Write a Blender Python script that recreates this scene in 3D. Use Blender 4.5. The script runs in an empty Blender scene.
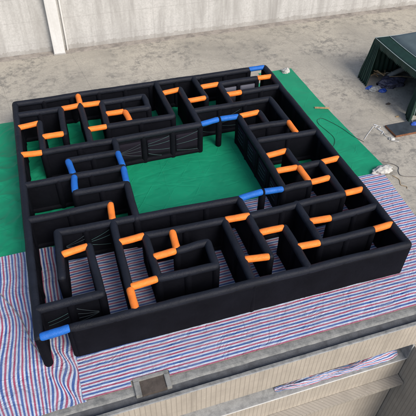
import bpy, bmesh, math, random
from mathutils import Vector, Matrix, noise
random.seed(7)
PI = math.pi
SC = bpy.context.scene
COL = SC.collection

# ------------------------------------------------------------------ helpers
def link(name, bm, m=None, parent=None, smooth=True):
    me = bpy.data.meshes.new(name)
    bm.to_mesh(me); bm.free()
    if smooth:
        for p in me.polygons: p.use_smooth = True
    if m: me.materials.append(m)
    o = bpy.data.objects.new(name, me); COL.objects.link(o)
    if parent: o.parent = parent
    return o

def empty(name, loc=(0, 0, 0)):
    o = bpy.data.objects.new(name, None); COL.objects.link(o)
    o.location = loc; o.empty_display_size = 0.2
    return o

def tag(o, label=None, cat=None, group=None, kind=None):
    if label: o['label'] = label
    if cat: o['category'] = cat
    if group: o['group'] = group
    if kind: o['kind'] = kind
    return o

def box(bm, x0, x1, y0, y1, z0, z1, bev=0.0):
    vs = [bm.verts.new((x, y, z)) for x in (x0, x1) for y in (y0, y1) for z in (z0, z1)]
    f = [(0, 1, 3, 2), (4, 6, 7, 5), (0, 4, 5, 1), (2, 3, 7, 6), (0, 2, 6, 4), (1, 5, 7, 3)]
    fs = [bm.faces.new([vs[i] for i in q]) for q in f]
    if bev > 0:
        es = list({e for q in fs for e in q.edges})
        bmesh.ops.bevel(bm, geom=es, offset=bev, segments=2, affect='EDGES')

def tube(bm, pts, r, seg=12, caps='round', rfun=None, flat=1.0, capk=0.8):
    """swept tube through pts; caps 'round' | 'flat'"""
    pts = [Vector(p) for p in pts]
    n = len(pts)
    tang = []
    for i in range(n):
        t = pts[min(i+1, n-1)] - pts[max(i-1, 0)]
        tang.append(t.normalized())
    up = Vector((0, 0, 1))
    if abs(tang[0].dot(up)) > 0.9: up = Vector((0, 1, 0))
    rings = []
    def ring(c, t, rr, upv):
        s = t.cross(upv).normalized(); u = s.cross(t).normalized()
        return [bm.verts.new(c + s*rr*math.cos(2*PI*k/seg) + u*rr*flat*math.sin(2*PI*k/seg)) for k in range(seg)], u
    R = [(rfun(i/(n-1)) if rfun else 1.0)*r for i in range(n)]
    if caps == 'round':
        for a in (80, 60, 40, 20):
            rg, up = ring(pts[0]-tang[0]*R[0]*capk*math.sin(math.radians(a)), tang[0], R[0]*math.cos(math.radians(a)), up); rings.append(rg)
    for i in range(n):
        rg, up = ring(pts[i], tang[i], R[i], up); rings.append(rg)
    if caps == 'round':
        for a in (20, 40, 60, 80):
            rg, up = ring(pts[-1]+tang[-1]*R[-1]*capk*math.sin(math.radians(a)), tang[-1], R[-1]*math.cos(math.radians(a)), up); rings.append(rg)
    for a, b in zip(rings[:-1], rings[1:]):
        for k in range(seg):
            bm.faces.new((a[k], a[(k+1) % seg], b[(k+1) % seg], b[k]))
    bm.faces.new(list(reversed(rings[0]))); bm.faces.new(rings[-1])
    bmesh.ops.recalc_face_normals(bm, faces=bm.faces[:])

def catmull(P, k=8):
    P = [Vector(p) for p in P]
    Q = [P[0]*2-P[1]] + P + [P[-1]*2-P[-2]]
    out = []
    for i in range(1, len(Q)-2):
        a, b, c, d = Q[i-1:i+3]
        for j in range(k):
            t = j/k
            out.append(0.5*((2*b)+(c-a)*t+(2*a-5*b+4*c-d)*t*t+(3*b-a-3*c+d)*t**3))
    out.append(P[-1])
    return out

def cord(name, P, r, m, parent=None, k=8, seg=6):
    bm = bmesh.new(); tube(bm, catmull(P, k), r, seg)
    return link(name, bm, m, parent)

def nz(x, y, z=0.0): return noise.noise(Vector((x, y, z)))
def fbm(x, y, z=0.0, o=4):
    s, a = 0, 1
    for i in range(o):
        s += a*nz(x*2**i, y*2**i, z+i*7.3); a *= 0.5
    return s

# ------------------------------------------------------------------ materials
class NT:
    def __init__(s, name):
        s.m = bpy.data.materials.new(name); s.m.use_nodes = True
        s.t = s.m.node_tree; s.b = s.t.nodes['Principled BSDF']
    def n(s, typ, **kw):
        nd = s.t.nodes.new(typ)
        for k, v in kw.items():
            if k.startswith('i_'): nd.inputs[k[2:].replace('_', ' ')].default_value = v
            else: setattr(nd, k, v)
        return nd
    def l(s, a, b): s.t.links.new(a, b)
    def coord(s, kind='Object'): return s.n('ShaderNodeTexCoord').outputs[kind]
    def noise(s, vec, scale, detail=4, rough=0.55, dist=0.0):
        nd = s.n('ShaderNodeTexNoise'); nd.inputs['Scale'].default_value = scale
        nd.inputs['Detail'].default_value = detail; nd.inputs['Roughness'].default_value = rough
        nd.inputs['Distortion'].default_value = dist
        s.l(vec, nd.inputs['Vector']); return nd.outputs['Fac']
    def ramp(s, fac, stops, interp='LINEAR'):
        r = s.n('ShaderNodeValToRGB'); cr = r.color_ramp; cr.interpolation = interp
        while len(cr.elements) < len(stops): cr.elements.new(0.5)
        for e, (p, c) in zip(cr.elements, stops):
            e.position = p; e.color = (*c, 1) if len(c) == 3 else c
        s.l(fac, r.inputs['Fac']); return r.outputs['Color']
    def mix(s, fac, a, b, mode='MIX'):
        mx = s.n('ShaderNodeMix', data_type='RGBA', blend_type=mode)
        for sock, v in ((mx.inputs[0], fac), (mx.inputs[6], a), (mx.inputs[7], b)):
            if hasattr(v, 'is_linked') or hasattr(v, 'links'): s.l(v, sock)
            elif isinstance(v, (int, float)): sock.default_value = v
            else: sock.default_value = (*v, 1)
        return mx.outputs[2]
    def math(s, op, a, b=None, c=None):
        nd = s.n('ShaderNodeMath', operation=op)
        for i, v in enumerate((a, b, c)):
            if v is None: continue
            if isinstance(v, (int, float)): nd.inputs[i].default_value = v
            else: s.l(v, nd.inputs[i])
        return nd.outputs[0]
    def bump(s, h, strength=0.3, dist=0.02):
        b = s.n('ShaderNodeBump'); b.inputs['Strength'].default_value = strength; b.inputs['Distance'].default_value = dist
        s.l(h, b.inputs['Height']); s.l(b.outputs['Normal'], s.b.inputs['Normal'])
    def base(s, c):
        if isinstance(c, tuple): s.b.inputs['Base Color'].default_value = (*c, 1)
        else: s.l(c, s.b.inputs['Base Color'])
    def set(s, **kw):
        for k, v in kw.items(): s.b.inputs[k.replace('_', ' ')].default_value = v
        return s

def m_plain(name, c, rough=0.6, var=0.15, scale=6, bump=0.2, spec=0.4, bscale=14, bdist=0.02):
    t = NT(name); v = t.coord()
    f = t.noise(v, scale, 5)
    a = tuple(x*(1-var) for x in c); b = tuple(min(1, x*(1+var)) for x in c)
    t.base(t.ramp(f, [(0.3, a), (0.7, b)]))
    t.set(Roughness=rough); t.b.inputs['Specular IOR Level'].default_value = spec
    if bump: t.bump(t.noise(v, bscale, 5), bump, bdist)
    return t.m

def m_fabric(name, c, rough, spec):
    t = NT(name); v = t.coord('Object')
    f = t.noise(v, 0.9, 5); f2 = t.noise(v, 9, 4)
    a = tuple(x*0.72 for x in c); b = tuple(x*1.3 for x in c)
    col = t.ramp(f, [(0.3, a), (0.72, b)])
    dust = t.ramp(f2, [(0.55, (0, 0, 0)), (0.85, (0.03, 0.03, 0.03))])
    col = t.mix(dust, col, (0.10, 0.10, 0.105))
    t.base(col)
    t.set(Roughness=rough); t.b.inputs['Specular IOR Level'].default_value = spec
    h = t.math('ADD', t.math('MULTIPLY', t.noise(v, 3.5, 3, 0.5, 1.0), 1.0), t.math('MULTIPLY', t.noise(v, 20, 3), 0.10))
    cr = t.math('ABSOLUTE', t.math('SUBTRACT', t.noise(v, 2.4, 3, 0.55, 1.5), 0.5))
    h = t.math('ADD', h, t.math('MULTIPLY', t.math('MINIMUM', cr, 0.05), 5.0))
    t.bump(h, 0.42, 0.04)
    return t.m

M = {}
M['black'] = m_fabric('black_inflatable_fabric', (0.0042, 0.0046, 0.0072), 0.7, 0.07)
M['black_skylit'] = m_fabric('black_fabric_skylit', (0.0088, 0.0105, 0.0165), 0.6, 0.17)  # same fabric as the walls; bluish sky light on the tops put into colour
def m_bar(name, c):
    t = NT(name); v = t.coord('Object')
    f = t.noise(v, 2.2, 5)
    col = t.ramp(f, [(0.3, tuple(x*0.82 for x in c)), (0.7, tuple(min(1, x*1.1) for x in c))])
    dirt = t.ramp(t.noise(v, 7, 6, 0.7), [(0.58, (0, 0, 0)), (0.8, (0.15, 0.15, 0.15))])
    t.base(t.mix(dirt, col, tuple(x*0.45+0.03 for x in c)))
    t.set(Roughness=0.55); t.b.inputs['Specular IOR Level'].default_value = 0.3
    cr = t.math('ABSOLUTE', t.math('SUBTRACT', t.noise(v, 4.5, 3, 0.6, 1.4), 0.5))
    h = t.math('ADD', t.math('MULTIPLY', t.math('MINIMUM', cr, 0.06), 6.0), t.math('MULTIPLY', t.noise(v, 14, 2), 0.10))
    t.bump(h, 0.5, 0.03)
    return t.m
M['orange'] = m_bar('orange_fabric', (0.82, 0.20, 0.027))
M['blue'] = m_bar('blue_fabric', (0.010, 0.115, 0.44))
M['mesh'] = m_plain('grey_mesh_window', (0.075, 0.078, 0.105), 0.7, 0.2, 40, 0.1)
M['mesh_dark'] = m_plain('dark_mesh_window', (0.009, 0.0075, 0.013), 0.8, 0.2, 40, 0.1, 0.12)
M['teal'] = m_plain('pale_teal_cord', (0.028, 0.066, 0.067), 0.6, 0.25, 3, 0)
M['cordgrey'] = m_plain('grey_cord', (0.026, 0.038, 0.045), 0.6, 0.25, 3, 0)

def m_green():
    t = NT('green_tarp_sheet'); v = t.coord('Object')
    f = t.noise(v, 0.45, 6); f2 = t.noise(v, 5, 5)
    col = t.ramp(f, [(0.28, (0.004, 0.18, 0.092)), (0.72, (0.007, 0.265, 0.13))])
    dirt = t.ramp(f2, [(0.56, (0, 0, 0)), (0.8, (0.3, 0.3, 0.3))])
    t.base(t.mix(dirt, col, (0.05, 0.21, 0.13)))
    t.set(Roughness=0.55); t.b.inputs['Specular IOR Level'].default_value = 0.3
    # sharp creases: valley lines of stretched noise
    mp = t.n('ShaderNodeMapping'); t.l(v, mp.inputs['Vector']); mp.inputs['Rotation'].default_value = (0, 0, 0.75); mp.inputs['Scale'].default_value = (0.5, 1.1, 1)
    a = t.math('ABSOLUTE', t.math('SUBTRACT', t.noise(mp.outputs[0], 0.8, 2, 0.5, 0.6), 0.5))
    mp2 = t.n('ShaderNodeMapping'); t.l(v, mp2.inputs['Vector']); mp2.inputs['Rotation'].default_value = (0, 0, -0.5); mp2.inputs['Scale'].default_value = (0.55, 1.0, 1)
    b = t.math('ABSOLUTE', t.math('SUBTRACT', t.noise(mp2.outputs[0], 1.0, 2, 0.5, 0.4), 0.5))
    h = t.math('ADD', t.math('MINIMUM', a, 0.07), t.math('MULTIPLY', t.math('MINIMUM', b, 0.06), 0.6))
    def folds(rot, per, w):
        m3 = t.n('ShaderNodeMapping'); t.l(v, m3.inputs['Vector']); m3.inputs['Rotation'].default_value = (0, 0, rot)
        q = t.n('ShaderNodeSeparateXYZ'); t.l(m3.outputs[0], q.inputs[0])
        c = t.math('ADD', q.outputs[0], t.math('MULTIPLY', t.noise(v, 0.9, 3), 0.22))
        d = t.math('ABSOLUTE', t.math('SUBTRACT', t.math('FRACT', t.math('DIVIDE', c, per)), 0.5))
        ln = t.math('SUBTRACT', 1.0, t.math('MINIMUM', t.math('DIVIDE', d, w/per), 1.0))
        return t.math('MULTIPLY', ln, t.ramp(t.noise(v, 0.6, 3), [(0.42, (0, 0, 0)), (0.58, (1, 1, 1))]))
    h = t.math('ADD', t.math('MULTIPLY', h, 0.5), t.math('MULTIPLY', t.math('ADD', folds(0.62, 1.15, 0.035), t.math('ADD', folds(-0.85, 1.7, 0.03), folds(0.05, 2.1, 0.03))), 0.035))
    t.bump(h, 0.95, 0.28)
    return t.m
M['green'] = m_green()

def m_stripe(name, period, phase, axis):
    t = NT(name)
    uv = t.n('ShaderNodeUVMap'); uv.uv_map = 'UVMap'
    sp = t.n('ShaderNodeSeparateXYZ'); t.l(uv.outputs['UV'], sp.inputs[0])
    c = sp.outputs[axis]
    fr = t.math('FRACT', t.math('ADD', t.math('DIVIDE', c, period), phase))
    W = (0.47, 0.525, 0.60); R = (0.32, 0.040, 0.095); B = (0.020, 0.075, 0.27)
    col = t.ramp(fr, [(0.0, R), (0.25, W), (0.485, B), (0.77, W)], 'CONSTANT')
    v = t.coord('Object')
    f = t.noise(v, 1.1, 5)
    col = t.mix(t.ramp(f, [(0.35, (0.28, 0.28, 0.28)), (0.7, (0.03, 0.03, 0.03))]), col, (0.32, 0.33, 0.38))
    col = t.mix(t.ramp(t.noise(v, 3.3, 7, 0.7), [(0.56, (0, 0, 0)), (0.75, (0.35, 0.35, 0.35))]), col, (0.20, 0.195, 0.20))
    t.base(col)
    t.set(Roughness=0.5); t.b.inputs['Specular IOR Level'].default_value = 0.35
    a = t.math('ABSOLUTE', t.math('SUBTRACT', t.noise(v, 0.8, 5, 0.6, 0.8), 0.5))
    h = t.math('ADD', t.math('MINIMUM', a, 0.07), t.math('MULTIPLY', t.noise(v, 5, 4), 0.12))
    q = t.n('ShaderNodeSeparateXYZ'); t.l(v, q.inputs[0])
    for k, per in ((0, 1.9), (1, 1.4)):
        cc = t.math('ADD', q.outputs[k], t.math('MULTIPLY', t.noise(v, 0.8, 3), 0.25))
        d = t.math('ABSOLUTE', t.math('SUBTRACT', t.math('FRACT', t.math('DIVIDE', cc, per)), 0.5))
        ln = t.math('SUBTRACT', 1.0, t.math('MINIMUM', t.math('DIVIDE', d, 0.03/per), 1.0))
        h = t.math('ADD', h, t.math('MULTIPLY', t.math('MULTIPLY', ln, t.ramp(t.noise(v, 0.7+0.2*k, 3), [(0.45, (0, 0, 0)), (0.6, (1, 1, 1))])), 0.04))
    t.bump(h, 0.8, 0.3)
    return t.m
M['stripeA'] = m_stripe('striped_tarp_lengthwise', 0.262, 0.65, 0)
M['stripeB'] = m_stripe('striped_tarp_crosswise', 0.268, 0.05, 1)

def m_concrete():
    t = NT('worn_concrete'); v = t.coord('Object')
    big = t.noise(v, 0.16, 6, 0.6, 0.5); mid = t.noise(v, 1.6, 10, 0.8, 0.25); fine = t.noise(v, 9, 8, 0.75)
    col = t.ramp(big, [(0.3, (0.285, 0.264, 0.222)), (0.5, (0.39, 0.358, 0.296)), (0.72, (0.465, 0.423, 0.345))])
    st = t.ramp(mid, [(0.42, (0.85, 0.85, 0.85)), (0.53, (0, 0, 0))])
    # scuffed darker patches, most of them in the back left of the yard
    sp = t.n('ShaderNodeSeparateXYZ'); t.l(v, sp.inputs[0]); x, y = sp.outputs[0], sp.outputs[1]
    msk = t.ramp(t.noise(v, 0.33, 4, 0.6, 0.4), [(0.44, (0.22, 0.22, 0.22)), (0.6, (1, 1, 1))])
    st = t.mix(1.0, st, msk, 'MULTIPLY')
    col = t.mix(st, col, (0.14, 0.134, 0.12))
    pale = t.ramp(t.noise(v, 2.3, 7, 0.7, 0.6), [(0.57, (0, 0, 0)), (0.72, (0.55, 0.55, 0.55))])
    col = t.mix(pale, col, (0.43, 0.40, 0.35))
    col = t.mix(t.ramp(fine, [(0.38, (0.45, 0.45, 0.45)), (0.6, (0, 0, 0))]), col, (0.21, 0.2, 0.175))
    # slab joints
    wob = t.math('MULTIPLY', t.math('SUBTRACT', t.noise(v, 1.5, 4), 0.5), 0.10)
    xs = t.math('ADD', t.math('ADD', x, t.math('MULTIPLY', y, 0.12)), wob); ys = t.math('ADD', t.math('SUBTRACT', y, t.math('MULTIPLY', x, 0.03)), wob)
    def joint(c, per, off, w):
        d = t.math('ABSOLUTE', t.math('SUBTRACT', t.math('FRACT', t.math('DIVIDE', t.math('ADD', c, off), per)), 0.5))
        return t.math('LESS_THAN', d, w/per)
    j = t.math('MAXIMUM', joint(xs, 5.2, 1.0, 0.02), joint(ys, 5.0, 3.0, 0.02))
    col = t.mix(t.math('MULTIPLY', j, 0.3), col, (0.13, 0.125, 0.115))
    vo = t.n('ShaderNodeTexVoronoi', feature='DISTANCE_TO_EDGE'); vo.inputs['Scale'].default_value = 0.22
    wv = t.n('ShaderNodeVectorMath', operation='ADD'); nn = t.n('ShaderNodeTexNoise'); nn.inputs['Scale'].default_value = 0.9; nn.inputs['Detail'].default_value = 5
    t.l(v, nn.inputs['Vector']); t.l(v, wv.inputs[0]); t.l(nn.outputs['Color'], wv.inputs[1]); t.l(wv.outputs[0], vo.inputs['Vector'])
    ck = t.math('MULTIPLY', t.math('LESS_THAN', vo.outputs['Distance'], 0.0035), t.ramp(t.noise(v, 0.25, 3), [(0.5, (0, 0, 0)), (0.56, (0.35, 0.35, 0.35))]))
    col = t.mix(ck, col, (0.10, 0.095, 0.085))
    t.base(col); t.set(Roughness=0.85); t.b.inputs['Specular IOR Level'].default_value = 0.25
    t.bump(t.math('SUBTRACT', t.math('ADD', mid, t.math('MULTIPLY', fine, 0.5)), j), 0.35, 0.03)
    return t.m
M['concrete'] = m_concrete()
def m_stained(name, c, dark, scale=2.0, streak=False, rough=0.85, bump=0.3, joints=False):
    t = NT(name); v = t.coord('Object')
    if streak:
        mp = t.n('ShaderNodeMapping'); t.l(v, mp.inputs['Vector']); mp.inputs['Scale'].default_value = (1, 1, 0.12); vv = mp.outputs[0]
    else: vv = v
    f = t.noise(vv, scale, 7, 0.65, 0.3); g = t.noise(v, scale*9, 6, 0.7)
    col = t.ramp(f, [(0.34, dark), (0.56, c), (0.8, tuple(min(1, x*1.12) for x in c))])
    col = t.mix(t.ramp(g, [(0.38, (0.4, 0.4, 0.4)), (0.58, (0, 0, 0))]), col, dark)
    if joints:   # formwork joints and dirt thrown up at the foot of the wall
        q = t.n('ShaderNodeSeparateXYZ'); t.l(v, q.inputs[0])
        ls = []
        for ax, per in ((0, 4.2), (2, 1.55)):
            d = t.math('ABSOLUTE', t.math('SUBTRACT', t.math('FRACT', t.math('DIVIDE', q.outputs[ax], per)), 0.5))
            ls.append(t.math('LESS_THAN', d, 0.014/per))
        j = t.math('MAXIMUM', ls[0], ls[1])
        col = t.mix(t.math('MULTIPLY', j, 0.55), col, dark)
        edge = t.math('MULTIPLY', t.noise(v, 2.2, 6, 0.7), 1.0)
        low = t.math('LESS_THAN', q.outputs[2], t.math('MULTIPLY', edge, 0.75))
        col = t.mix(t.math('MULTIPLY', low, 0.35), col, (0.2, 0.185, 0.16))
        g = t.math('SUBTRACT', g, j)
    t.base(col); t.set(Roughness=rough); t.b.inputs['Specular IOR Level'].default_value = 0.25
    t.bump(g, bump, 0.02); return t.m
M['curb'] = m_stained('weathered_curb_concrete', (0.245, 0.245, 0.23), (0.12, 0.123, 0.12), 3.0)
M['gutter'] = m_stained('dark_gutter', (0.07, 0.074, 0.082), (0.038, 0.04, 0.045), 2.0)  # dark blue-grey channel, much darker than the curb
M['white_wall'] = m_stained('whitewashed_wall', (0.47, 0.465, 0.45), (0.30, 0.293, 0.278), 0.9, True, joints=True)
M['white_post'] = m_stained('white_painted_post', (0.62, 0.62, 0.61), (0.5, 0.495, 0.475), 0.8, True)
M['strip'] = m_stained('wall_foot_strip', (0.30, 0.27, 0.235), (0.16, 0.145, 0.13), 1.6)
M['street'] = m_stained('lower_street', (0.07, 0.07, 0.07), (0.04, 0.04, 0.04), 0.4)
M['sill'] = m_stained('grey_sill', (0.34, 0.345, 0.34), (0.2, 0.205, 0.205), 3.0)
def m_tile(name, c, g, pw=0.19, ph=0.62):
    t = NT(name); v = t.coord('Object'); sp = t.n('ShaderNodeSeparateXYZ'); t.l(v, sp.inputs[0])
    s = t.math('ADD', sp.outputs[0], sp.outputs[1])
    def line(cc, per, w):
        d = t.math('ABSOLUTE', t.math('SUBTRACT', t.math('FRACT', t.math('DIVIDE', cc, per)), 0.5))
        return t.math('LESS_THAN', d, w/per)
    j = t.math('MAXIMUM', line(s, pw, 0.016), t.math('MULTIPLY', line(sp.outputs[2], ph, 0.008), 0.5))
    f = t.noise(v, 1.4, 6); f2 = t.noise(v, 14, 4)
    col = t.ramp(f, [(0.3, tuple(x*0.88 for x in c)), (0.7, tuple(x*1.06 for x in c))])
    col = t.mix(t.ramp(f2, [(0.66, (0, 0, 0)), (0.74, (0.5, 0.5, 0.5))]), col, (0.7, 0.66, 0.6))
    mp = t.n('ShaderNodeMapping'); t.l(v, mp.inputs['Vector']); mp.inputs['Scale'].default_value = (1, 1, 0.1)
    sk = t.ramp(t.noise(mp.outputs[0], 1.7, 7, 0.7), [(0.52, (0, 0, 0)), (0.72, (0.6, 0.6, 0.6))])
    col = t.mix(sk, col, (0.21, 0.19, 0.16))
    col = t.mix(t.math('MULTIPLY', j, 0.75), col, g)
    t.base(col); t.set(Roughness=0.55); t.bump(t.math('MULTIPLY', j, -1.0), 0.5, 0.02); return t.m
M['tile'] = m_tile('beige_facade_tile', (0.385, 0.345, 0.29), (0.25, 0.222, 0.185))
M['tile2'] = m_tile('beige_pier_tile', (0.34, 0.31, 0.265), (0.22, 0.2, 0.17))
M['tent'] = m_plain('dark_green_canvas', (0.008, 0.031, 0.021), 0.6, 0.25, 3, 0.3, 0.4, 8)
M['roof_skylit'] = m_plain('skylit_green_canvas', (0.095, 0.125, 0.127), 0.5, 0.15, 2, 0.3, 0.5, 5)  # tent canvas with the sky's reflection on the roof slopes painted in
M['piping'] = m_plain('pale_piping', (0.36, 0.42, 0.40), 0.6, 0.1, 4, 0)
M['steel'] = m_plain('pole_steel', (0.35, 0.37, 0.37), 0.4, 0.1, 4, 0)
M['bag'] = m_plain('crumpled_white_plastic', (0.42, 0.415, 0.39), 0.5, 0.4, 5, 0.9, 0.4, 7, 0.09)
M['bagblue'] = m_plain('blue_plastic', (0.03, 0.09, 0.42), 0.4, 0.2, 6, 0.4, 0.5)
M['darkplastic'] = m_plain('dark_purple_plastic_sheet', (0.075, 0.072, 0.11), 0.4, 0.4, 4, 0.7, 0.6, 9, 0.06)
M['wood'] = m_stained('raw_wood', (0.42, 0.30, 0.17), (0.22, 0.15, 0.08), 4)
M['brown'] = m_stained('brown_board_edge', (0.24, 0.105, 0.055), (0.12, 0.055, 0.03), 5)
M['slate'] = m_stained('dark_laminate', (0.045, 0.055, 0.065), (0.026, 0.032, 0.038), 1.5, rough=0.45, bump=0.08)
M['rope_dark'] = m_plain('dark_rope', (0.02, 0.035, 0.03), 0.7, 0.2, 9, 0)
M['rope_grey'] = m_plain('grey_rope', (0.16, 0.15, 0.14), 0.7, 0.2, 9, 0)
M['rope_white'] = m_plain('white_strap', (0.55, 0.56, 0.57), 0.6, 0.15, 9, 0)
M['rope_speck'] = m_plain('faded_rope', (0.24, 0.23, 0.23), 0.7, 0.6, 5, 0)
M['pipe'] = m_plain('pale_roll', (0.40, 0.40, 0.37), 0.5, 0.2, 5, 0.3)
M['hatch'] = m_stained('brown_hatch_cover', (0.085, 0.07, 0.06), (0.05, 0.042, 0.036), 3)

# ------------------------------------------------------------------ setting
bm = bmesh.new()
def quad(bm, x0, x1, y0, y1, z):
    bm.faces.new([bm.verts.new(p) for p in ((x0, y0, z), (x1, y0, z), (x1, y1, z), (x0, y1, z))])
box(bm, -70, 80, -1.9, 90, -1.8, 0.0)
tag(link('concrete_yard', bm, M['concrete'], smooth=False), kind='structure')
bm = bmesh.new(); quad(bm, -900, 900, -900, 900, -9.0)
tag(link('ground', bm, M['street'], smooth=False), kind='structure')

# curb and gutter along the front rim of the yard
rim = empty('yard_curb', (8, -2.2, 0)); tag(rim, 'weathered grey concrete curb and dark gutter along the front of the striped tarp', 'curb')
def pbox(name, mat, par, dims, bev=0.0, base=(0, 0, 0)):
    bm = bmesh.new(); b = Vector(base)
    box(bm, dims[0]-b.x, dims[1]-b.x, dims[2]-b.y, dims[3]-b.y, dims[4]-b.z, dims[5]-b.z, bev)
    return link(name, bm, mat, par, smooth=False)
def rough_strip(name, mat, par, x0, x1, yprof, base, step=0.25, amp=0.012):
    """profile (y,z) list swept along x with small irregularities"""
    bm = bmesh.new(); rows = []
    n = int((x1-x0)/step)
    for i in range(n+1):
        x = x0+(x1-x0)*i/n
        rows.append([bm.verts.new((x-base[0], y-base[1]+amp*nz(x*1.7, k*3.1), z-base[2]+amp*0.6*nz(x*2.3, k*5.7, 4))) for k, (y, z) in enumerate(yprof)])
    for a, b in zip(rows[:-1], rows[1:]):
        for k in range(len(yprof)-1): bm.faces.new((a[k], b[k], b[k+1], a[k+1]))
    bmesh.ops.recalc_face_normals(bm, faces=bm.faces[:])
    return link(name, bm, mat, par, smooth=False)
B0 = (8, -2.2, 0)
rough_strip('curb_top', M['curb'], rim, -40, 60, [(-1.86, -0.4), (-1.87, 0.014), (-2.0, 0.016), (-2.1, 0.012), (-2.16, -0.006), (-2.20, -0.03)], B0)
rough_strip('gutter', M['gutter'], rim, -40, 60, [(-2.195, -0.022), (-2.225, -0.07), (-2.27, -0.12), (-2.34, -0.145), (-2.42, -0.15), (-2.49, -0.14), (-2.512, -0.08), (-2.515, -0.022)], B0)
rough_strip('gutter_lip', M['curb'], rim, -40, 60, [(-2.51, -0.03), (-2.515, -0.004), (-2.57, 0.0), (-2.635, -0.002), (-2.64, -0.06), (-2.6, -0.062)], B0)
rough_strip('pale_edge', M['sill'], rim, -40, 60, [(-2.632, 0.002), (-2.66, 0.002), (-2.668, -0.045), (-2.63, -0.05)], B0, amp=0.006)

# ground hatch at the curb
hx = empty('concrete_hatch', (3.5, -2.0, 0)); tag(hx, 'small square concrete hatch frame with brown cover at the tarp edge', 'hatch')
Bh = (3.5, -2.0, 0)
pbox('frame_bar', M['curb'], hx, (2.8, 4.12, -1.74, -1.6, -0.1, 0.11), 0.015, Bh)
pbox('frame_bar', M['curb'], hx, (3.93, 4.12, -2.29, -1.743, -0.1, 0.11), 0.015, Bh)
pbox('frame_bar', M['curb'], hx, (2.8, 3.02, -2.29, -1.743, -0.1, 0.11), 0.015, Bh)
pbox('cover', M['hatch'], hx, (3.023, 3.927, -2.29, -1.743, -0.1, 0.045), 0.01, Bh)

# facade below the yard
fa = empty('tiled_facade', (8, -2.6, -9)); tag(fa, 'beige tiled building facade with a long slot below the curb', 'building')
Bf = (8, -2.6, -9)
pbox('upper_tiling', M['tile'], fa, (-40, 60, -2.645, -2.3, -1.66, -0.30), 0, Bf)
pbox('upper_tiling', M['tile'], fa, (-40, 60, -2.645, -2.53, -0.30, -0.05), 0, Bf)
pbox('slot_back', M['tile2'], fa, (-40, 14.57, -2.0, -1.95, -2.9, -1.66), 0, Bf)
s_ = pbox('sill', M['sill'], fa, (-40, 14.57, -2.66, -2.0, -2.80, -2.72), 0.012, Bf)
pbox('sill_edge', M['white_post'], fa, (-40, 14.57, -2.69, -2.662, -2.79, -2.73), 0.006, Bf)
pbox('lower_tiling', M['tile'], fa, (-40, 14.57, -2.645, -2.3, -9, -2.80), 0, Bf)
pbox('lower_ledge', M['tile2'], fa, (-40, 14.57, -3.1, -2.648, -4.35, -4.17), 0.01, Bf)
pbox('slot_jamb', M['sill'], fa, (14.50, 14.60, -2.70, -1.98, -2.72, -1.663), 0.008, Bf)
pier = pbox('side_pier', M['tile2'], fa, (14.603, 60, -5.6, -2.65, -9, -1.75), 0.01, Bf)
pbox('side_wall', M['tile2'], fa, (14.603, 60, -2.643, -2.3, -9, -1.663), 0, Bf)

# boundary wall at the back
bw = empty('boundary_wall', (8, 24.9, 0)); tag(bw, 'whitewashed concrete boundary wall behind the yard with grey stains', 'wall')
Bw = (8, 24.9, 0)
pbox('wall_face', M['white_wall'], bw, (-50, 70, 24.85, 25.2, 0, 6.0), 0, Bw)
rough_strip('wall_foot', M['strip'], bw, -50, 70, [(24.3, 0.006), (24.32, 0.03), (24.62, 0.05), (24.848, 0.07)], Bw, 0.4, 0.03)
pbox('coping', M['white_post'], bw, (-50, 70, 24.8, 25.25, 6.0, 6.12), 0.02, Bw)
po = empty('white_post', (3.13, 24.5, 0)); tag(po, 'white square post standing against the boundary wall', 'post')
pbox('shaft', M['white_post'], po, (2.74, 3.5, 24.28, 24.845, 0, 5.2), 0.02, (3.13, 24.5, 0))
pbox('foot', M['white_wall'], po, (2.70, 3.54, 24.24, 24.843, 0.0, 0.10), 0.015, (3.13, 24.5, 0))
bm = bmesh.new(); tube(bm, [(0, 0, 0), (0.01, 0.01, 1.2), (0.0, 0.03, 4.8)], 0.06, 10)
o = link('drain_pipe', bm, M['white_post']); o.location = (3.72, 24.72, 0.03); tag(o, 'thin pale drain pipe just right of the white post', 'pipe')

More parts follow.
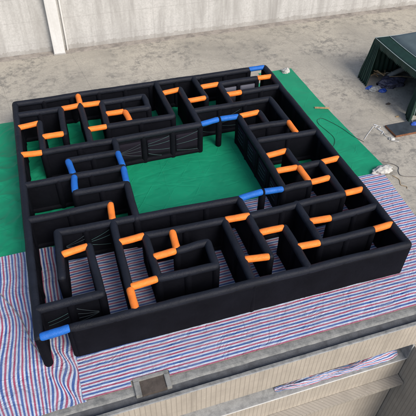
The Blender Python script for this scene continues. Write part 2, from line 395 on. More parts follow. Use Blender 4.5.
# ------------------------------------------------------------------ tarps
def tarp(name, u0, u1, v0, v1, z, mat, label, cat, shape=None, amp=0.02, warp=0.03, step=0.09, wf=1.0, extra=None, seed=0.0, cut=None):
    """wrinkled sheet; UV keeps the unwrinkled coordinates so woven stripes follow the folds"""
    nu, nv = max(2, int((u1-u0)/step)), max(2, int((v1-v0)/step))
    bm = bmesh.new(); uvl = bm.loops.layers.uv.new('UVMap'); G = []; UV = {}
    cx, cy = (u0+u1)/2, (v0+v1)/2
    for i in range(nu+1):
        row = []
        for j in range(nv+1):
            u = u0+(u1-u0)*i/nu; v = v0+(v1-v0)*j/nv
            x, y = shape(u, v) if shape else (u, v)
            ww = warp*wf
            if extra: ax, ay, az = extra(x, y)
            else: ax = ay = az = 0
            dx = ww*fbm(x*0.55, y*0.55, 1+seed, 3)+ax; dy = ww*fbm(x*0.5, y*0.6, 9+seed, 3)+ay
            r1 = 1-abs(nz(x*0.5+y*0.35, y*0.55-x*0.5, 3+seed))*2.2
            r2 = 1-abs(nz(x*1.3-y*0.4, y*1.1, 6+seed))*2.4
            ed = min(1, (0.15+min(u-u0, u1-u, v-v0, v1-v))/0.7)
            h = amp*ed*(max(0, r1)**3*0.9+max(0, r2)**3*0.5)+az
            vt = bm.verts.new((x+dx-cx, y+dy-cy, h)); UV[vt] = (u, v); row.append(vt)
        G.append(row)
    for i in range(nu):
        for j in range(nv):
            f = bm.faces.new((G[i][j], G[i+1][j], G[i+1][j+1], G[i][j+1]))
            for l in f.loops: l[uvl].uv = UV[l.vert]
    if cut:
        bad = [f for f in bm.faces if cut(f.calc_center_median()+Vector((cx, cy, 0)))]
        bmesh.ops.delete(bm, geom=bad, context='FACES')
    o = link(name, bm, mat); o.location = (cx, cy, z)
    tag(o, label, cat); return o

tarp('green_tarp', -7, 4.42, 5.72, 16.6, 0.024, M['green'], 'wrinkled green tarp on the left, reaching out past the left maze wall', 'tarp',
     shape=lambda u, v: (u, v if v > 8 else v-0.10*max(0, u+2)*0.0), amp=0.09, warp=0.06, step=0.08)
tarp('green_tarp', 4.38, 15.9, 5.85, 16.6, 0.026, M['green'], 'flat green tarp covering the open court in the middle of the maze', 'tarp', amp=0.014, warp=0.03, step=0.1, seed=3)
def shR(u, v):
    e = (v-6.2)/(17.8-6.2)
    x1 = 18.36-0.36*min(1, e*1.6)
    return (15.6+(u-15.6)/(18.0-15.6)*(x1-15.6), v)
tarp('green_tarp', 15.6, 18.0, 6.15, 17.82, 0.033, M['green'], 'long strip of smooth green tarp lying right of the maze', 'tarp', shape=shR, amp=0.012, warp=0.02, step=0.1, seed=8)

def exA(x, y):
    # the loose left sheet is dragged into waves towards the front left corner
    k = max(0, min(1, (0.1-x)/1.6))*max(0, min(1, (4.4-y)/2.0))
    e = max(0, min(1, (1.0-y)/0.8))*max(0, min(1, (x+0.2)/0.7))
    ax = k*(0.16*math.sin(y*1.5+x*0.7)+0.22*nz(x*0.5, y*0.45, 2))+e*0.10*math.sin(y*4.2+x*5)*max(0.15, min(1, (1.15-x)/0.5))
    az = 0.05*k*max(0, nz(x*1.1, y*0.6, 5)*1.6)+0.03*e*max(0, math.sin(x*9+y*3))
    return ax, 0.1*k*nz(x, y, 7), az
tarp('striped_tarp', -7, 1.13, -1.95, 5.86, 0.05, M['stripeA'], 'rumpled red, white and blue striped tarp at the left, stripes running front to back', 'tarp', amp=0.035, warp=0.05, step=0.07, extra=exA, seed=5)
def shB(u, v):
    e = (u-1.0)/(17.6-1.0)
    return (1.0+e*(17.42+0.088*v-1.0), v)
tarp('striped_tarp', 1.0, 17.6, -1.88, 6.12, 0.082, M['stripeB'], 'striped red, white and blue tarp along the maze front, stripes running left to right', 'tarp', shape=shB, amp=0.02, warp=0.022, step=0.08, seed=2, cut=lambda p: 2.75 < p.x < 4.16 and p.y < -1.66)

# loose bundle of striped tarp pushed into the facade slot
bm = bmesh.new(); uvl = bm.loops.layers.uv.new('UVMap'); rows = []; UV = {}
for i in range(121):
    x = 8.4+5.85*i/120; row = []; tp = min(1, i/26, (120-i)/9+0.25)
    for j in range(19):
        s = j/18
        y = -2.57+(0.46*s)*(0.45+0.55*tp)+(1-tp)*0.15+0.10*nz(x*0.8, s*1.5)+0.03*nz(x*3, s*5); z = -2.70+0.36*tp*math.sin(PI*min(1, s*0.97+0.03))*(0.7+0.6*nz(x*0.6, 1.5))+0.10*abs(nz(x*1.4, s*5))+0.05*abs(nz(x*4.2, s*8))
        z += 0.06*max(0, x-12.6)*s*0.4
        v = bm.verts.new((x-11, y+2.3, z+2.7)); UV[v] = (x+0.0, s*1.25+0.06*(x-11)+0.22*nz(x*0.55, s*1.2)+0.05*nz(x*2.5, s*3)); row.append(v)
    rows.append(row)
for a, b in zip(rows[:-1], rows[1:]):
    for j in range(18):
        f = bm.faces.new((a[j], b[j], b[j+1], a[j+1]))
        for l in f.loops: l[uvl].uv = UV[l.vert]
o = link('tarp_bundle', bm, M['stripeB']); o.location = (11, -2.3, -2.7)
tag(o, 'bunched striped tarp stuffed along the slot in the beige facade', 'tarp')

# ------------------------------------------------------------------ the maze
CX, CY, TZ = 1.15, 1.19526, 1.765
J = {(0,12):(0.091,0.027),(2,12):(0.046,-0.015),(2,10):(-0.021,-0.035),(1,11):(-0.008,0.153),(1,9):(-0.051,-0.107),(8,9):(0.012,-0.03),(3,12):(-0.032,0.066),(4,12):(-0.014,-0.012),(4,10):(-0.09,-0.005),(6,12):(0.085,-0.003),(6,11):(0.082,-0.04),(5,11):(-0.099,-0.026),(7,10):(-0.003,-0.048),(4,9):(0.005,-0.048),(4,8):(-0.012,0.042),(2,8):(-0.138,0.066),(0,7):(-0.009,0.003),(4,7):(0.032,0.002),(2,6):(-0.107,-0.012),(4,6):(-0.05,-0.036),(4,4):(-0.107,-0.046),(0,5):(0.035,0.028),(3,5):(0.13,0.078),(1,4):(0.007,0.132),(8,4):(-0.076,-0.16),(1,2):(-0.094,0.011),(2,3):(-0.004,0.16),(2,1):(0.09,0.02),(0,1):(0.029,-0.024),(3,4):(0.028,0.059),(3,1):(-0.028,-0.028),(4,3):(0.009,0.07),(4,1):(-0.001,0.093),(7,3):(0.005,-0.066),(7,0):(-0.032,-0.02),(6,1):(0.004,0.033),(6,2):(0.084,0.13),(5,2):(-0.092,0.056),(8,1):(-0.048,-0.16),(9,2):(0.024,-0.024),(9,0):(0.018,0.0),(8,3):(0.046,-0.112),(12,3):(0.048,-0.019),(12,5):(0.068,-0.051),(11,5):(0.051,-0.03),(10,4):(-0.128,-0.104),(11,4):(0.061,-0.052),(10,9):(-0.023,0.096),(11,6):(0.053,0.131),(10,7):(0.149,0.115),(10,8):(0.097,0.121),(12,8):(0.009,0.054),(12,10):(-0.023,0.076),(8,10):(0.026,0.084),(8,12):(-0.02,0.157),(11,9):(0.041,0.16),(11,8):(0.034,0.157),(11,11):(-0.117,0.013),(13,11):(-0.074,0.014),(10,12):(0.044,0.026),(10,10):(0.009,0.16),(12,12):(0.116,0.043),(9,13):(-0.065,0.0),(9,11):(-0.004,0.026),(7,13):(-0.057,0.0),(12,13):(0.017,-0.028),(13,13):(-0.033,-0.012),(13,0):(-0.062,-0.04),(1,0):(-0.048,0.041),(0,0):(-0.015,-0.034),(11,2):(-0.087,-0.107),(13,2):(-0.027,0.033),(10,1):(-0.047,-0.075),(12,1):(0.112,-0.05),(9,9):(0.012,0.155),(9,4):(0.009,-0.005)}
def node(ix, iy):
    j = J.get((ix, iy), (0, 0))
    return Vector((ix*CX+j[0], iy*CY+j[1], 0))

RT = 0.165          # top tube radius
maze = empty('inflatable_maze', (0, 0, 0))
tag(maze, 'large black inflatable maze with orange and blue crossbars spread over the tarps', 'inflatable maze')

# pairs of grid nodes; optional split positions of the panels, as fractions
WALLS = {
 'W1': ((0,12),(2,12)), 'W2': ((2,12),(2,10)), 'W3': ((1,11),(1,9)), 'Row2': ((1,9),(8,9)),
 'W4': ((3,12),(3,9)), 'W6': ((4,12),(4,10)), 'Ua': ((4,12),(6,12)), 'Ub': ((6,12),(6,11)), 'Uc': ((6,11),(5,11)),
 'Row1h': ((4,10),(7,10)), 'W7': ((4,9),(4,8)), 'R3': ((2,8),(4,8)), 'R4': ((0,7),(4,7)), 'R5': ((2,6),(4,6)),
 'W7b': ((4,6),(4,4)), 'R6': ((0,5),(3,5)), 'R7': ((1,4),(8,4)), 'W8': ((1,4),(1,2)), 'W9': ((2,3),(2,1)),
 'R8': ((0,1),(2,1)), 'W10': ((3,4),(3,1)), 'W11': ((4,3),(4,1)), 'R9': ((4,3),(7,3)), 'W12': ((7,3),(7,0)),
 'R10': ((4,1),(6,1)), 'W13': ((6,2),(6,1)), 'R11': ((5,2),(6,2)), 'W14': ((8,4),(8,1)), 'W15': ((9,2),(9,0)),
 'R12': ((8,3),(12,3)), 'W16': ((12,5),(12,3)), 'R13': ((11,5),(12,5)), 'R14': ((10,4),(11,4)), 'W18': ((10,9),(10,4)),
 'W19': ((11,6),(11,5)), 'R15': ((10,7),(13,7)), 'R16': ((10,8),(12,8)), 'W20': ((12,10),(12,8)), 'R17': ((8,10),(12,10)),
 'W21': ((8,12),(8,9)), 'W22': ((11,9),(11,8)), 'R18': ((11,11),(13,11)), 'W23': ((10,12),(10,10)), 'R19': ((10,12),(12,12)),
 'W24': ((9,13),(9,11)), 'W25': ((7,13),(7,10)), 'R20': ((11,2),(13,2)), 'W26': ((10,3),(10,1)), 'R21': ((10,1),(12,1)),
 'Back': ((0,13),(12,13)), 'Right': ((13,13),(13,0)), 'Front': ((1,0),(13,0)), 'Left': ((0,13),(0,0)),
}
OUT = {'Back': Vector((0, 1, 0)), 'Right': Vector((1, 0, 0)), 'Front': Vector((0, -1, 0)), 'Left': Vector((-1, 0, 0))}
SPLIT = {'Row2': (0, 1.5/7, 3/7, 4.33/7, 5.67/7, 1), 'R7': (0, 1/7, 2/7, 3/7, 4.33/7, 5.67/7, 1)}
def axis_of(A, t, s, L, sd):
    def bow(u): return 0.04*math.sin(PI*u)*nz(sd, u*1.5)
    def sag(u): return 0.04*nz(sd+4, u*L*0.5)-0.012
    def P(u, off=0.0, z=0.0): return A+t*(u*L)+s*(off+bow(u)+0.012*nz(sd, u*L*0.9, z*0.4))+Vector((0, 0, z))
    return P, sag
def post_shape(bm, q, sd):
    tube(bm, [q+Vector((0, 0, z)) for z in (0.08, 0.4, 0.8, 1.2, TZ-0.05)], 0.168, 12, 'round', lambda u: 1+0.05*nz(sd, u*2, 3))
posts_at = []
WI = {}
for name, (a, b) in WALLS.items():
    A, B = node(*a), node(*b); L = (B-A).length
    t = (B-A)/L; s = Vector((-t.y, t.x, 0))
    cells = abs(a[0]-b[0])+abs(a[1]-b[1])
    npan = {1: 1, 2: 2, 3: 2, 4: 3, 5: 4}.get(cells, max(1, round(cells/1.3)))
    cuts = SPLIT.get(name, tuple(i/npan for i in range(npan+1)))
    sd = (a[0]*31+a[1]*17+b[0]*7+b[1]*3)*0.37
    # outer walls are one smooth skin on the outside
    out = OUT.get(name); so = 0
    if out: so = 1 if s.dot(out) > 0 else -1
    P, sag = axis_of(A, t, s, L, sd)
    # --- panels
    bm = bmesh.new()
    nu = max(3, int(L/0.12)); nv = 13
    for side in (1, -1):
        G = []
        for i in range(nu+1):
            u = i/nu; row = []
            d = min(abs(u-c) for c in cuts)*L
            for j in range(nv+1):
                v = j/nv; z = 0.03+v*(TZ-0.05)
                if side == so:
                    off = RT*0.97-0.03*max(0, 0.25-v)*1.2+0.012*fbm(u*L*0.8+sd, z*0.8, 2, 3)
                else:
                    puff = min(1, d/0.42)*math.sin(PI*min(1, max(0, (z-0.1)/(TZ-0.25))))
                    off = 0.06+0.035*puff+0.008*fbm(u*L*1.3+sd, z*1.6, side*3, 3)
                row.append(bm.verts.new(P(u, side*off, z)))
            G.append(row)
        for i in range(nu):
            for j in range(nv): bm.faces.new((G[i][j], G[i+1][j], G[i+1][j+1], G[i][j+1]))
        for k in (0, nu):
            pass
        if side == 1: G1 = G
        else:
            for k in (0, nu):
                for j in range(nv): bm.faces.new((G1[k][j], G1[k][j+1], G[k][j+1], G[k][j]))
            for i in range(nu):
                bm.faces.new((G1[i][0], G1[i+1][0], G[i+1][0], G[i][0]))
                bm.faces.new((G1[i][nv], G1[i+1][nv], G[i+1][nv], G[i][nv]))
    for c in (0, 1):
        q = P(c, -so*0.02)
        if all((q-p0).length >= 0.30 for p0 in posts_at):
            posts_at.append(q); post_shape(bm, q, sd+c*7)
    bmesh.ops.recalc_face_normals(bm, faces=bm.faces[:])
    w = link('wall', bm, M['black'], maze)
    # --- tubes
    n = max(6, int(L/0.06))
    bm = bmesh.new()
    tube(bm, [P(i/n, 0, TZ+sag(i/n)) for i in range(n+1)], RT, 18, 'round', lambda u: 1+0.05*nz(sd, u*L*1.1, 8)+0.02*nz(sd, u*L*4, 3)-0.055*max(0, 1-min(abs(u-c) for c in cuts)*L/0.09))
    link('top_tube', bm, M['black_skylit'], w)
    bm = bmesh.new()
    tube(bm, [P(i/n, 0, 0.155) for i in range(n+1)], 0.158, 12, 'round', lambda u: 1+0.05*nz(sd+9, u*L*1.1, 8))
    link('bottom_tube', bm, M['black'], w)
    for c in cuts[1:-1]:
        q = P(c, -so*0.02)
        if any((q-p0).length < 0.30 for p0 in posts_at): continue
        posts_at.append(q)
        bm = bmesh.new(); post_shape(bm, q, sd+c*7)
        link('post', bm, M['black'], w)
    WI[name] = (w, P, L, s, cuts)

# free standing round posts of the court doorways
for (ix, iy) in ((9, 9), (9, 4)):
    q = node(ix, iy); bm = bmesh.new()
    tube(bm, [q+Vector((0, 0, z)) for z in (0.1, 0.5, 0.9, 1.3, TZ+0.02)], 0.165, 16, 'round', lambda u: 1+0.04*nz(ix, u*3, 1))
    link('door_post', bm, M['black'], maze)

# mesh windows and elastic cords
def window(wn, c0, c1, side, mat, z0=0.42, z1=1.45, mrg=0.17):
    w, P, L, s, cuts = WI[wn]
    u0, u1 = c0+mrg/L, c1-mrg/L; bm = bmesh.new(); R = []
    for i in range(9):
        u = u0+(u1-u0)*i/8
        R.append([bm.verts.new(P(u, side*(0.118+0.006*nz(u*9, z)), z)) for z in [z0+(z1-z0)*k/5 for k in range(6)]] +
                 [bm.verts.new(P(u, side*0.05, z)) for z in (z1, z0)])
    for a, b in zip(R[:-1], R[1:]):
        for k in range(8): bm.faces.new((a[k], b[k], b[(k+1) % 8], a[(k+1) % 8]))
    bm.faces.new(R[0]); bm.faces.new(R[-1][::-1])
    bmesh.ops.recalc_face_normals(bm, faces=bm.faces[:])
    return link('mesh_window', bm, mat, w)
def fan(wn, lines, side, mat, r=0.012):
    w, P, L, s, cuts = WI[wn]
    for (u0, z0, u1, z1) in lines:
        bm = bmesh.new()
        pts = []
        for i in range(7):
            k = i/6; u = u0+(u1-u0)*k
            pts.append(P(u, side*(0.142), z0+(z1-z0)*k-0.03*math.sin(PI*k)+0.01*nz(u*9, z0*5)))
        tube(bm, pts, r, 6); link('cord', bm, mat, w)
def U(wn, x):   # fraction along a wall for a grid coordinate
    a, b = WALLS[wn]; i = 0 if a[0] != b[0] else 1
    return (x-a[i])/(b[i]-a[i])
# s points to +y for walls running along +x
for c0, c1 in zip(WI['R19'][4][:-1], WI['R19'][4][1:]): window('R19', c0, c1, -1, M['mesh'], 0.3, 1.5, 0.13)
cr = WI['Row2'][4]
for k in (2, 3, 4): window('Row2', cr[k], cr[k+1], -1, M['mesh_dark'])
u = lambda x: U('Row2', x)
fan('Row2', [(u(4.18), .95, u(5.15), 1.32), (u(4.18), .93, u(5.15), 1.12), (u(4.2), .9, u(5.15), .86), (u(4.2), .88, u(5.15), .56)], -1, M['cordgrey'])
fan('Row2', [(u(5.5), 1.22, u(6.5), 1.52), (u(5.5), 1.10, u(6.5), 1.20), (u(5.5), .86, u(6.5), .72), (u(5.5), .62, u(6.1), .36)], -1, M['teal'])
fan('Row2', [(u(6.84), 1.18, u(7.85), 1.5), (u(6.84), .88, u(7.85), 1.02), (u(6.84), .5, u(7.85), .36)], -1, M['teal'])
u = lambda x: U('R7', x)
fan('R7', [(u(1.2), 1.0, u(1.9), 1.42), (u(1.2), .98, u(1.9), 1.22), (u(1.2), .95, u(1.9), .80), (u(1.2), .93, u(1.9), .6)], -1, M['cordgrey'])
fan('R7', [(u(2.15), 1.1, u(2.85), 1.5), (u(2.15), 1.0, u(2.85), 1.2), (u(2.15), .8, u(2.85), .65)], -1, M['teal'])
u = lambda x: U('R8', x)
fan('R8', [(u(.2), 1.05, u(.85), 1.28), (u(.2), .85, u(.85), 1.05), (u(.25), .5, u(.85), .45)], -1, M['teal'])
fan('R8', [(u(1.15), 1.42, u(1.8), .95), (u(1.15), 1.1, u(1.8), .92), (u(1.15), .82, u(1.8), .9), (u(1.15), .6, u(1.8), .88)], -1, M['cordgrey'])
u = lambda x: U('R17', x)
fan('R17', [(u(8.25), .8, u(9.1), 1.25), (u(8.25), .7, u(9.1), .9), (u(8.3), .5, u(9.1), .25)], -1, M['teal'], 0.010)
fan('R17', [(u(9.45), 1.0, u(10.4), 1.5), (u(9.45), .8, u(10.4), 1.1), (u(9.5), .6, u(10.4), .5)], -1, M['teal'], 0.010)
# W18 runs towards the front, its s points to +x, so the court side is -1
cw = WI['W18'][4]
for k in range(4):
    c0, c1 = cw[k], cw[k+1]; m_ = (c0+c1)/2; h = (c1-c0)*0.24
    window('W18', c0, c1, -1, M['mesh_dark'], 0.4, 1.45, 0.2)
    fan('W18', [(m_-h, z, m_+h*(0.6+0.5*random.random()), z-0.02+0.05*random.random()) for z in (0.62, 0.86, 1.1, 1.32)], -1, M['teal'], 0.010)

# crossbars
OR = [((0,11),(1,11)),((1,10),(2,10)),((0,9),(1,9)),((2,12),(3,12)),((3,12),(3,13)),((3,12),(4,12)),((4,11),(5,11)),((5,11),(5,10)),((3,10),(4,10)),
 ((3,5),(3,4)),((1,3),(2,3)),((3,3),(4,3)),((3,1),(4,1)),((3,1),(3,0)),((5,3),(5,2)),((4,2),(5,2)),((7,3),(8,3)),((7,1),(8,1)),((8,2),(9,2)),
 ((10,6),(11,6)),((10,5),(11,5)),((11,5),(11,4)),((11,4),(12,4)),((12,5),(13,5)),((12,3),(13,3)),((12,8),(12,7)),((10,9),(11,9)),((10,11),(11,11)),
 ((12,12),(13,12)),((9,12),(10,12)),((8,11),(9,11)),((7,12),(8,12)),((10,2),(11,2)),((12,1),(13,1)),((9,1),(10,1))]
BL = [((4,8),(4,7)),((4,7),(4,6)),((2,8),(2,7)),((2,7),(2,6)),((8,9),(9,9)),((9,9),(10,9)),((8,4),(9,4)),((9,4),(10,4)),((12,13),(13,13)),((0,0),(1,0))]
for lst, mat, nm in ((OR, M['orange'], 'orange crossbar'), (BL, M['blue'], 'blue crossbar')):
    for a, b in lst:
        A, B = node(*a), node(*b); L = (B-A).length; t = (B-A)/L
        sd = (a[0]*7+a[1]*3)*0.9
        dz = 0.05*nz(sd, 2)
        e = 0.07+0.03*nz(sd, 7.7)
        bm = bmesh.new(); n = 10
        side = Vector((-t.y, t.x, 0))
        pts = [A+t*(e+(L-2*e)*i/n)+side*(0.02*nz(sd, i*0.12)+0.03*nz(sd, 9.1)*(i/n-0.5))+Vector((0, 0, TZ+0.015+dz-0.006*math.sin(PI*i/n))) for i in range(n+1)]
        tube(bm, pts, 0.152*(1+0.06*nz(sd, 5.5)), 18, 'round', lambda u: 1+0.05*nz(sd, u*3)+0.02*nz(sd, u*11, 4)-0.05*max(0, 1-min(u, 1-u)/0.08), flat=0.94, capk=0.42)
        link('crossbar', bm, mat, maze)['label'] = nm

# ------------------------------------------------------------------ tent
tent = empty('canopy_tent', (25.4, 12.9, 0)); tag(tent, 'dark green canopy tent with zigzag valance and tied back side curtains', 'tent')
TB = Vector((25.4, 12.9, 0))
X0, X1, Y0, Y1, ZE = 22.45, 28.4, 10.35, 15.45, 2.72
C4 = [Vector((X0, Y0, ZE)), Vector((X1, Y0, ZE)), Vector((X1, Y1, ZE)), Vector((X0, Y1, ZE))]
PK = Vector(((X0+X1)/2, (Y0+Y1)/2, 4.35))
def roofpatch(bm, a, b, k0, k1, n=14, m=6):
    G = []
    for i in range(n+1):
        e = a.lerp(b, i/n); row = []
        for j in range(m+1):
            k = k0+(k1-k0)*j/m
            p = e.lerp(PK, k); p.z -= 0.12*math.sin(PI*min(1, k))*1.0+0.05*math.sin(PI*i/n)*(1-k)
            row.append(bm.verts.new(p-TB))
        G.append(row)
    for i in range(n):
        for j in range(m): bm.faces.new((G[i][j], G[i+1][j], G[i+1][j+1], G[i][j+1]))
bmA, bmB = bmesh.new(), bmesh.new()
for i in range(4):
    roofpatch(bmA, C4[i], C4[(i+1) % 4], 0, 0.21, m=4); roofpatch(bmB, C4[i], C4[(i+1) % 4], 0.21, 1.0)
ra = link('roof_border', bmA, M['tent'], tent); rb = link('roof', bmB, M['roof_skylit'], tent)
for o in (ra, rb):
    md = o.modifiers.new('solid', 'SOLIDIFY'); md.thickness = 0.012; md.offset = -1
for k, nm in ((0.0, 'eave_piping'), (0.212, 'roof_piping')):
    bm = bmesh.new()
    for i in range(4):
        pp = []
        for j in range(15):
            p = C4[i].lerp(C4[(i+1) % 4], j/14).lerp(PK, k); p.z -= 0.12*math.sin(PI*k)+0.05*math.sin(PI*j/14)*(1-k)-0.015
            pp.append(p-TB)
        tube(bm, pp, 0.018, 6, 'flat')
    link(nm, bm, M['piping'], tent)
bm = bmesh.new()
for i in range(4):
    a, b = C4[i], C4[(i+1) % 4]; L = (b-a).length; n = int(L/0.13)*2
    nrm = (b-a).cross(Vector((0, 0, 1))).normalized()
    prev = None
    for j in range(n+1):
        e = a.lerp(b, j/n); sg = 0.05*math.sin(PI*j/n)
        off = nrm*(0.03+0.03*math.sin(j*0.5)+0.02*nz(j*0.3, i))
        top = bm.verts.new(e-TB-Vector((0, 0, sg))); mid = bm.verts.new(e+off*0.6-TB-Vector((0, 0, sg+0.2)))
        bot = bm.verts.new(e+off-TB-Vector((0, 0, sg+(0.32 if j % 2 else 0.42))))
        if prev:
            bm.faces.new((prev[0], top, mid, prev[1])); bm.faces.new((prev[1], mid, bot, prev[2]))
        prev = (top, mid, bot)
v = link('valance', bm, M['tent'], tent, smooth=False); md = v.modifiers.new('solid', 'SOLIDIFY'); md.thickness = 0.01
def curtain(a0, a1, b0, b1, waves, amp, name='curtain', n=80, m=14):
    bm = bmesh.new(); G = []
    a0, a1, b0, b1 = map(Vector, (a0, a1, b0, b1))
    d = (a1-a0).normalized(); nr = Vector((-d.y, d.x, 0))
    for i in range(n+1):
        u = i/n; row = []
        for j in range(m+1):
            w = j/m
            p = a0.lerp(a1, u).lerp(b0.lerp(b1, u), w)
            k = amp*(0.55+0.45*(1-w))
            p = p+nr*(k*math.sin(2*PI*waves*u+0.8*nz(u*4, w*2))+0.05*nz(u*3, w*2.5, 6))
            row.append(bm.verts.new(p-TB))
        G.append(row)
    for i in range(n):
        for j in range(m): bm.faces.new((G[i][j], G[i+1][j], G[i+1][j+1], G[i][j+1]))
    o = link(name, bm, M['tent'], tent); md = o.modifiers.new('solid', 'SOLIDIFY'); md.thickness = 0.012
    return o
curtain((21.9, 15.55, 0.02), (21.78, 14.25, 0.02), (22.42, 15.5, 2.62), (22.5, 14.85, 2.6), 6, 0.085)
curtain((22.42, 10.62, 0.02), (21.95, 9.65, 0.02), (22.62, 10.75, 2.6), (22.5, 10.2, 2.6), 5, 0.085)
curtain((X0+0.1, Y1-0.02, 0.02), (X1, Y1-0.02, 0.02), (X0+0.05, Y1-0.02, 2.6), (X1, Y1-0.02, 2.6), 16, 0.05, n=160)
curtain((X1-0.02, Y1, 0.02), (X1-0.02, Y0, 0.02), (X1-0.02, Y1, 2.6), (X1-0.02, Y0, 2.6), 14, 0.05, n=140)
curtain((X1, Y0+0.02, 0.02), (X0+0.2, Y0+0.02, 0.02), (X1, Y0+0.02, 2.6), (X0+0.2, Y0+0.02, 2.6), 16, 0.05, n=160)
for c in C4:
    bm = bmesh.new(); q = c.lerp(PK, 0.02); q.z = 0
    tube(bm, [q-TB, q-TB+Vector((0, 0, 1.3)), q-TB+Vector((0, 0, ZE-0.02))], 0.028, 8)
    link('pole', bm, M['steel'], tent)
o = cord('guy_line', [Vector((22.1, 9.55, 0.02))-TB, Vector((22.3, 9.9, 1.3))-TB, Vector((22.45, 10.3, 2.6))-TB], 0.012, M['piping'], tent)

# ------------------------------------------------------------------ clutter
def crumple(name, loc, sx, sy, sz, mat, label, cat, seed, amp=0.35, sub=4, fr=2.2):
    bm = bmesh.new(); bmesh.ops.create_icosphere(bm, subdivisions=sub, radius=1)
    for v in bm.verts:
        d = v.co.normalized()
        k = 1+0.6*amp*(nz(d.x*fr*0.7+seed, d.y*fr*0.7, d.z*fr*0.7))-0.45*amp*abs(nz(d.x*fr*1.5+seed, d.y*fr*1.5, d.z*fr*1.5))-0.15*amp*abs(nz(d.x*9+seed, d.y*9, d.z*9))
        p = d*k; z = max(-0.15, p.z)
        v.co = Vector((p.x*sx, p.y*sy, (z+0.15)*sz))
    o = link(name, bm, mat); o.location = loc; tag(o, label, cat); return o

# weights and plastic at the tarp edges
crumple('plastic_bag', (17.42, 17.45, 0.045), 0.34, 0.25, 0.24, M['bag'], 'crumpled white plastic bag on the far corner of the green tarp', 'bag', 3.0, 0.5)
crumple('sandbag', (17.95, 6.18, 0.06), 0.62, 0.32, 0.30, M['bag'], 'pale crumpled sandbag on the corner where green and striped tarps meet', 'bag', 11.0, 0.5, fr=2.8)

# plank
bm = bmesh.new(); box(bm, -0.46, 0.46, -0.055, 0.055, 0, 0.075, 0.008)
o = link('wooden_plank', bm, M['wood'], smooth=False); o.location = (17.72, 12.64, 0.05); o.rotation_euler = (0, 0, -0.34)
tag(o, 'short weathered wooden plank across the edge of the green tarp strip', 'plank')

# board
bd = empty('board', (21.8, 9.25, 0)); tag(bd, 'flat dark board with brown edges lying on the concrete by the tent', 'board')
pbox('core', M['brown'], bd, (20.42, 23.3, 8.68, 9.82, 0.015, 0.125), 0.006, (21.8, 9.25, 0))
pbox('sheet', M['slate'], bd, (20.445, 23.28, 8.71, 9.795, 0.127, 0.140), 0.004, (21.8, 9.25, 0))
bd.rotation_euler = (0, 0, 0.0)
crumple('plastic_roll', (22.15, 9.38, 0.142), 0.26, 0.16, 0.14, M['bagblue'], 'small blue plastic roll lying on the dark board', 'roll', 5.0, 0.3)

# ropes and straps
cord('rope', [(18.45, 8.85, 0.012), (18.1, 9.5, 0.05), (17.85, 10.4, 0.056), (17.5, 11.2, 0.056), (17.2, 11.65, 0.056), (16.85, 11.55, 0.056), (16.75, 11.1, 0.056), (16.9, 10.3, 0.056), (16.95, 9.6, 0.056), (16.6, 9.0, 0.056), (16.2, 8.8, 0.06)],
     0.011, M['rope_dark'])['label'] = 'thin dark rope looped on the green tarp strip right of the maze'
bpy.data.objects['rope']['category'] = 'rope'
o = cord('rope', [(18.5, 6.9, 0.02), (18.9, 6.6, 0.02), (19.05, 6.25, 0.02), (18.85, 5.95, 0.02), (18.8, 5.6, 0.02), (19.3, 5.35, 0.02), (20.2, 5.1, 0.02)], 0.02, M['rope_grey'])
tag(o, 'grey rope curling over bare concrete beside the pale sandbag', 'rope')
o = cord('rope', [(18.35, 5.75, 0.02), (18.5, 5.35, 0.02), (18.35, 4.95, 0.02), (18.55, 4.75, 0.02), (18.5, 4.6, 0.02)], 0.016, M['wood'])
tag(o, 'short brown rope end hanging off the sandbag onto the concrete', 'rope')
P = [(-1.9, 4.4), (-1.45, 3.5), (-1.0, 2.6), (-0.78, 2.0), (-0.55, 1.1), (-0.3, 0.5), (-0.06, -0.05)]
o = cord('tether_rope', [(x, y, 0.085+0.02*nz(x*3, y)) for x, y in P], 0.02, M['rope_speck'])
tag(o, 'thin tether rope crossing the rumpled striped tarp to the front left maze corner', 'rope')
# tangle of white strapping on the concrete
stp = [(18.6, 9.05), (18.95, 9.35), (19.4, 9.72), (19.75, 9.98), (19.85, 9.85), (19.9, 9.6), (20.0, 9.3), (19.95, 9.0), (20.1, 8.75), (20.0, 8.55), (20.25, 8.5), (20.2, 8.75), (19.95, 8.62), (20.2, 8.35), (20.4, 8.3)]
o = cord('white_strap', [(x+0.05*nz(i, 3), y+0.05*nz(i, 8), 0.02+0.02*(i % 2)) for i, (x, y) in enumerate(stp)], 0.014, M['rope_white'])
tag(o, 'tangled white strap lying on the concrete left of the dark board', 'strap')
o = cord('white_strap', [(19.82, 9.95, 0.02), (20.05, 10.05, 0.03), (19.9, 10.2, 0.02), (20.15, 9.85, 0.03), (19.9, 9.7, 0.05), (20.05, 9.4, 0.03), (19.82, 9.2, 0.03)], 0.02, M['rope_white'])
tag(o, 'short white strap knot beside the far corner of the dark board', 'strap')
crumple('paper_scrap', (20.12, 8.6, 0.012), 0.20, 0.13, 0.10, M['bag'], 'small scrap of crumpled white plastic amid the strap by the board corner', 'litter', 21, 0.6)

# small litter
crumple('dark_rag', (22.0, 11.95, 0.005), 0.17, 0.10, 0.07, M['hatch'], 'small dark rag on bare concrete in front of the tent opening', 'rag', 31, 0.6, 3)
crumple('brown_leaf', (21.75, 10.55, 0.005), 0.13, 0.08, 0.05, M['wood'], 'small brown scrap on concrete between the tent curtain and the rag', 'litter', 33, 0.6, 3)

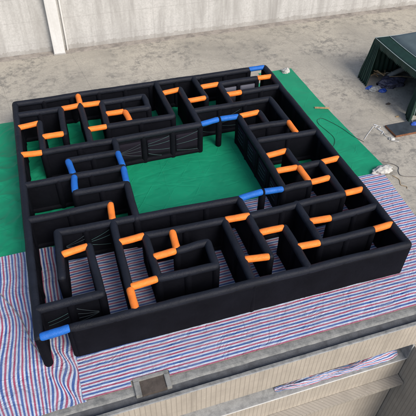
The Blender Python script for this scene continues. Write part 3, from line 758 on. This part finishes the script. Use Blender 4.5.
# things at the tent mouth
crumple('plastic_sack', (22.15, 13.72, 0.01), 0.46, 0.24, 0.22, M['bag'], 'white plastic sack by the foot of the tent curtain', 'bag', 41, 0.5)
crumple('plastic_sack', (21.88, 13.95, 0.01), 0.30, 0.18, 0.16, M['bagblue'], 'blue plastic sack beneath the tied tent curtain, left of the white sack', 'bag', 43, 0.5)
crumple('plastic_sack', (22.5, 13.4, 0.01), 0.30, 0.18, 0.15, M['bagblue'], 'blue plastic sack nearest the viewer, right of the white sack', 'bag', 47, 0.5)
crumple('plastic_sheeting', (23.55, 14.1, 0.01), 1.05, 0.62, 0.42, M['darkplastic'], 'heap of dark purple plastic sheeting on the tent floor', 'plastic sheet', 51, 0.6, 5, 2.6)
bm = bmesh.new(); tube(bm, [(-1.3, 0, 0), (-0.5, 0.03, 0), (0.4, -0.02, 0), (1.3, 0, 0)], 0.17, 14)
o = link('fabric_roll', bm, M['pipe']); o.location = (24.9, 14.9, 0.45); o.rotation_euler = (0, -0.12, 0.25); tag(o, 'long pale fabric roll inside the tent on the plastic heap', 'roll')
W_ = [((22.75, 15.0), 0.9, 0.5, 0.35), ((23.0, 14.85), 0.8, -0.5, 0.5), ((23.2, 15.1), 1.0, 0.15, 0.3), ((23.35, 14.75), 0.7, 1.0, 0.55), ((23.0, 15.2), 0.8, 1.4, 0.2), ((22.9, 14.6), 0.6, -0.9, 0.62)]
for (x, y), L, rz, z in W_:
    bm = bmesh.new(); box(bm, -L/2, L/2, -0.035, 0.035, -0.03, 0.03, 0.006)
    o = link('wooden_stick', bm, M['wood'], smooth=False); o.location = (x, y, z); o.rotation_euler = (0, 0.25-0.1*rz, rz)
    tag(o, 'rough wooden stick in the small pile inside the dark green tent', 'stick', 'wooden sticks piled in the tent')
bm = bmesh.new(); tube(bm, [(23.4, 14.25, 0.46), (24.2, 14.0, 0.5), (25.0, 13.9, 0.34)], 0.025, 8)
o = link('bamboo_pole', bm, M['wood']); tag(o, 'thin yellowish pole lying over the dark plastic in the tent', 'pole')

# ------------------------------------------------------------------ light, world, camera
w = bpy.data.worlds.new('World'); SC.world = w; w.use_nodes = True
nt = w.node_tree; bg = nt.nodes['Background']
sky = nt.nodes.new('ShaderNodeTexSky'); sky.sky_type = 'NISHITA'; sky.sun_disc = False
EL, AZ = math.radians(40), math.radians(158)      # azimuth from +y towards +x
sky.sun_elevation = EL; sky.sun_rotation = AZ
sky.air_density = 1.0; sky.dust_density = 3.5; sky.ozone_density = 1.0
nt.links.new(sky.outputs[0], bg.inputs['Color']); bg.inputs['Strength'].default_value = 0.12
sl = bpy.data.lights.new('sun', 'SUN'); sl.energy = 1.5; sl.angle = math.radians(28); sl.color = (1.0, 0.985, 0.955)
so_ = bpy.data.objects.new('sun', sl); COL.objects.link(so_)
d = Vector((math.sin(AZ)*math.cos(EL), math.cos(AZ)*math.cos(EL), math.sin(EL)))
so_.rotation_euler = d.to_track_quat('Z', 'Y').to_euler(); so_.location = d*60

yaw, pit, roll = 0.32934215614648255, 0.7659372406123496, 0.02171200989133227
cyw, syw = math.cos(yaw), math.sin(yaw)
f = Vector((syw*math.cos(pit), cyw*math.cos(pit), -math.sin(pit))); r = Vector((cyw, -syw, 0)); u = r.cross(f)
r2 = r*math.cos(roll)+u*math.sin(roll); u2 = -r*math.sin(roll)+u*math.cos(roll)
cd = bpy.data.cameras.new('camera'); cam = bpy.data.objects.new('camera', cd); COL.objects.link(cam)
mw = Matrix((r2, u2, -f)).transposed().to_4x4(); mw.translation = Vector((2.2846756, -11.1855266, 17.4445738))
cam.matrix_world = mw
cd.sensor_width = 36; cd.sensor_fit = 'HORIZONTAL'; cd.lens = 36*516.5569/416; cd.shift_y = 4/416
cd.clip_start = 0.1; cd.clip_end = 3000
SC.camera = cam
SC.view_settings.view_transform = 'Standard'; SC.view_settings.look = 'None'
SC.view_settings.exposure = 0.72; SC.view_settings.gamma = 1.0; SC.view_settings.use_curve_mapping = False
